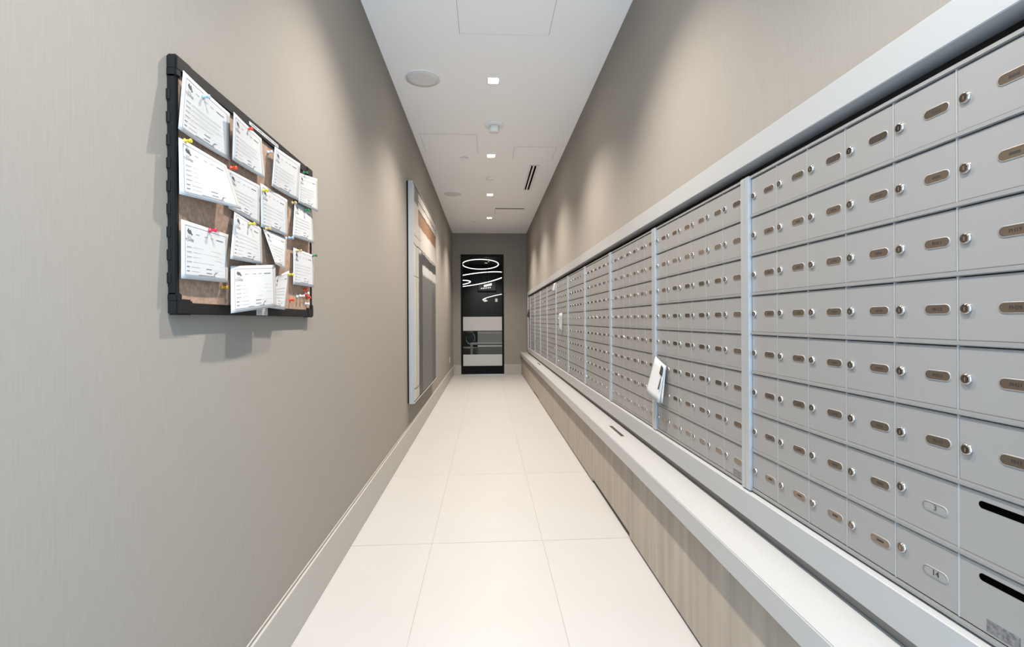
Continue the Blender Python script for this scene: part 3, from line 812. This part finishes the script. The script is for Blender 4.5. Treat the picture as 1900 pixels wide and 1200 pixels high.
pin_me = {}
def pin_mesh(m):
    if m not in pin_me:
        bm = bmesh.new(); add_lathe(bm, [(0.0060, 0.000), (0.0060, 0.0020), (0.0034, 0.0038), (0.0036, 0.0115), (0.0054, 0.0135), (0.0054, 0.0160), (0.0040, 0.0170)], 14, 'X')
        h = to_mesh('head', bm, m)
        bm = bmesh.new(); add_lathe(bm, [(0.0006, -0.010), (0.0006, 0.001)], 6, 'X')
        pin_me[m] = (h, to_mesh('needle', bm, 'chrome'))
    return pin_me[m]
PINS = [('pin_blue', 1.2713, 1.7821, 'pale blue push pin on the top left form'), ('pin_orange', 1.4954, 1.7884, 'red-orange push pin on the second form of the top row'),
 ('pin_yellow', 1.1932, 1.6400, 'yellow push pin at the left frame edge'), ('pin_orange', 1.4020, 1.6415, 'orange push pin between two forms at left centre'),
 ('pin_white', 1.6630, 1.7764, 'white push pin beside the third form of the top row'), ('pin_green', 1.9445, 1.7941, 'green push pin on the top right form'),
 ('pin_yellow', 1.5987, 1.6305, 'yellow push pin on the middle form'), ('pin_tan', 1.8318, 1.6472, 'tan push pin right of the middle form'),
 ('pin_yellow', 1.5087, 1.5043, 'yellow push pin above the form over the lowest one'), ('pin_tan', 1.6162, 1.5100, 'tan push pin on the form with the turned-up corner'),
 ('pin_green', 1.9593, 1.6482, 'dark green push pin on the right edge form'), ('pin_blue', 1.8007, 1.5115, 'pale blue push pin right of the turned-up form'),
 ('pin_pink', 1.2967, 1.4450, 'pink push pin on the lower left form'), ('pin_gold', 1.3759, 1.3012, 'gold tack on bare cork beside the lower left form'),
 ('pin_yellow', 1.7989, 1.3774, 'yellow push pin on the form behind the lowest one'), ('pin_tan', 1.8804, 1.4757, 'tan push pin on the lower right form'),
 ('pin_green', 2.0460, 1.4794, 'dark green push pin at the right frame edge'), ('pin_orange', 1.8368, 1.2865, 'orange spare pin, lowest left of the cluster on bare cork'),
 ('pin_orange', 1.9773, 1.3120, 'orange spare pin in the middle of the bottom right cluster'), ('pin_orange', 1.9718, 1.3311, 'orange spare pin, highest of the bottom right cluster'),
 ('pin_red', 2.0066, 1.3003, 'dark red spare pin in the bottom right cluster'), ('pin_white', 1.9044, 1.3019, 'white spare pin, leftmost white one of the cluster'),
 ('pin_white', 1.9373, 1.3056, 'white spare pin between orange ones in the cluster'), ('pin_white', 1.9890, 1.3169, 'white spare pin just under the highest orange one'),
 ('pin_white', 1.9885, 1.2776, 'white spare pin lowest on the bare cork')]
for i, (m, y, z, lab) in enumerate(PINS):
    on_paper = i not in (4, 13) and i < 17
    e = empty('push_pin', (-0.7205 if on_paper else -0.7328, y, z), lab, 'push pin', 'push pins on the notice board')
    h, nd = pin_mesh(m)
    link('head', h, e); link('needle', nd, e)
    if i >= 17 or i == 4:
        e.rotation_euler = (0, random.uniform(-0.25, 0.25), random.uniform(-0.2, 0.3))

# ================================================================== left wall: painting, outlet
PY0, PY1, PZ0, PZ1 = 4.590, 6.640, 0.418, 2.532
pt = empty('painting', (XL, PY0, PZ0), 'tall abstract grey, white and ochre painting in a silver box frame', 'painting')
pw, ph = PY1 - PY0, PZ1 - PZ0
def ppart(name, m, x0, x1, y0, y1, z0, z1, bev=0.0015):
    bm = bmesh.new(); add_box(bm, x0, x1, y0, y1, z0, z1, bev); return obj(name, bm, m, pt)
ppart('back_liner', 'toe_black', 0.0, 0.014, 0.003, pw - 0.003, 0.003, ph - 0.003)
ppart('frame_side', 'silver_frame', 0.014, 0.063, 0, 0.006, 0, ph)
ppart('frame_side', 'silver_frame', 0.014, 0.063, pw - 0.006, pw, 0, ph)
ppart('frame_top', 'silver_frame', 0.014, 0.063, 0.006, pw - 0.006, ph - 0.006, ph)
ppart('frame_bottom', 'silver_frame', 0.014, 0.063, 0.006, pw - 0.006, 0, 0.006)
ppart('shadow_gap', 'toe_black', 0.014, 0.040, 0.006, pw - 0.006, 0.006, ph - 0.006, 0)
bm = bmesh.new(); add_box(bm, 0, 0.018, 0, pw - 0.036, 0, ph - 0.036, 0.002); obj('canvas', bm, 'abstract_canvas', pt, (0.040, 0.018, 0.018))
e = empty('wall_outlet', (XL, 9.73, 0.41), 'small white wall outlet low on the left wall near the end', 'outlet')
bm = bmesh.new(); add_box(bm, 0, 0.006, -0.036, 0.036, -0.058, 0.058, 0.002); obj('cover_plate', bm, 'outlet_white', e)
for z in (-0.022, 0.022):
    bm = bmesh.new(); add_box(bm, 0.006, 0.008, -0.016, 0.016, z - 0.014, z + 0.014, 0.001); obj('socket', bm, 'fixture_white', e)
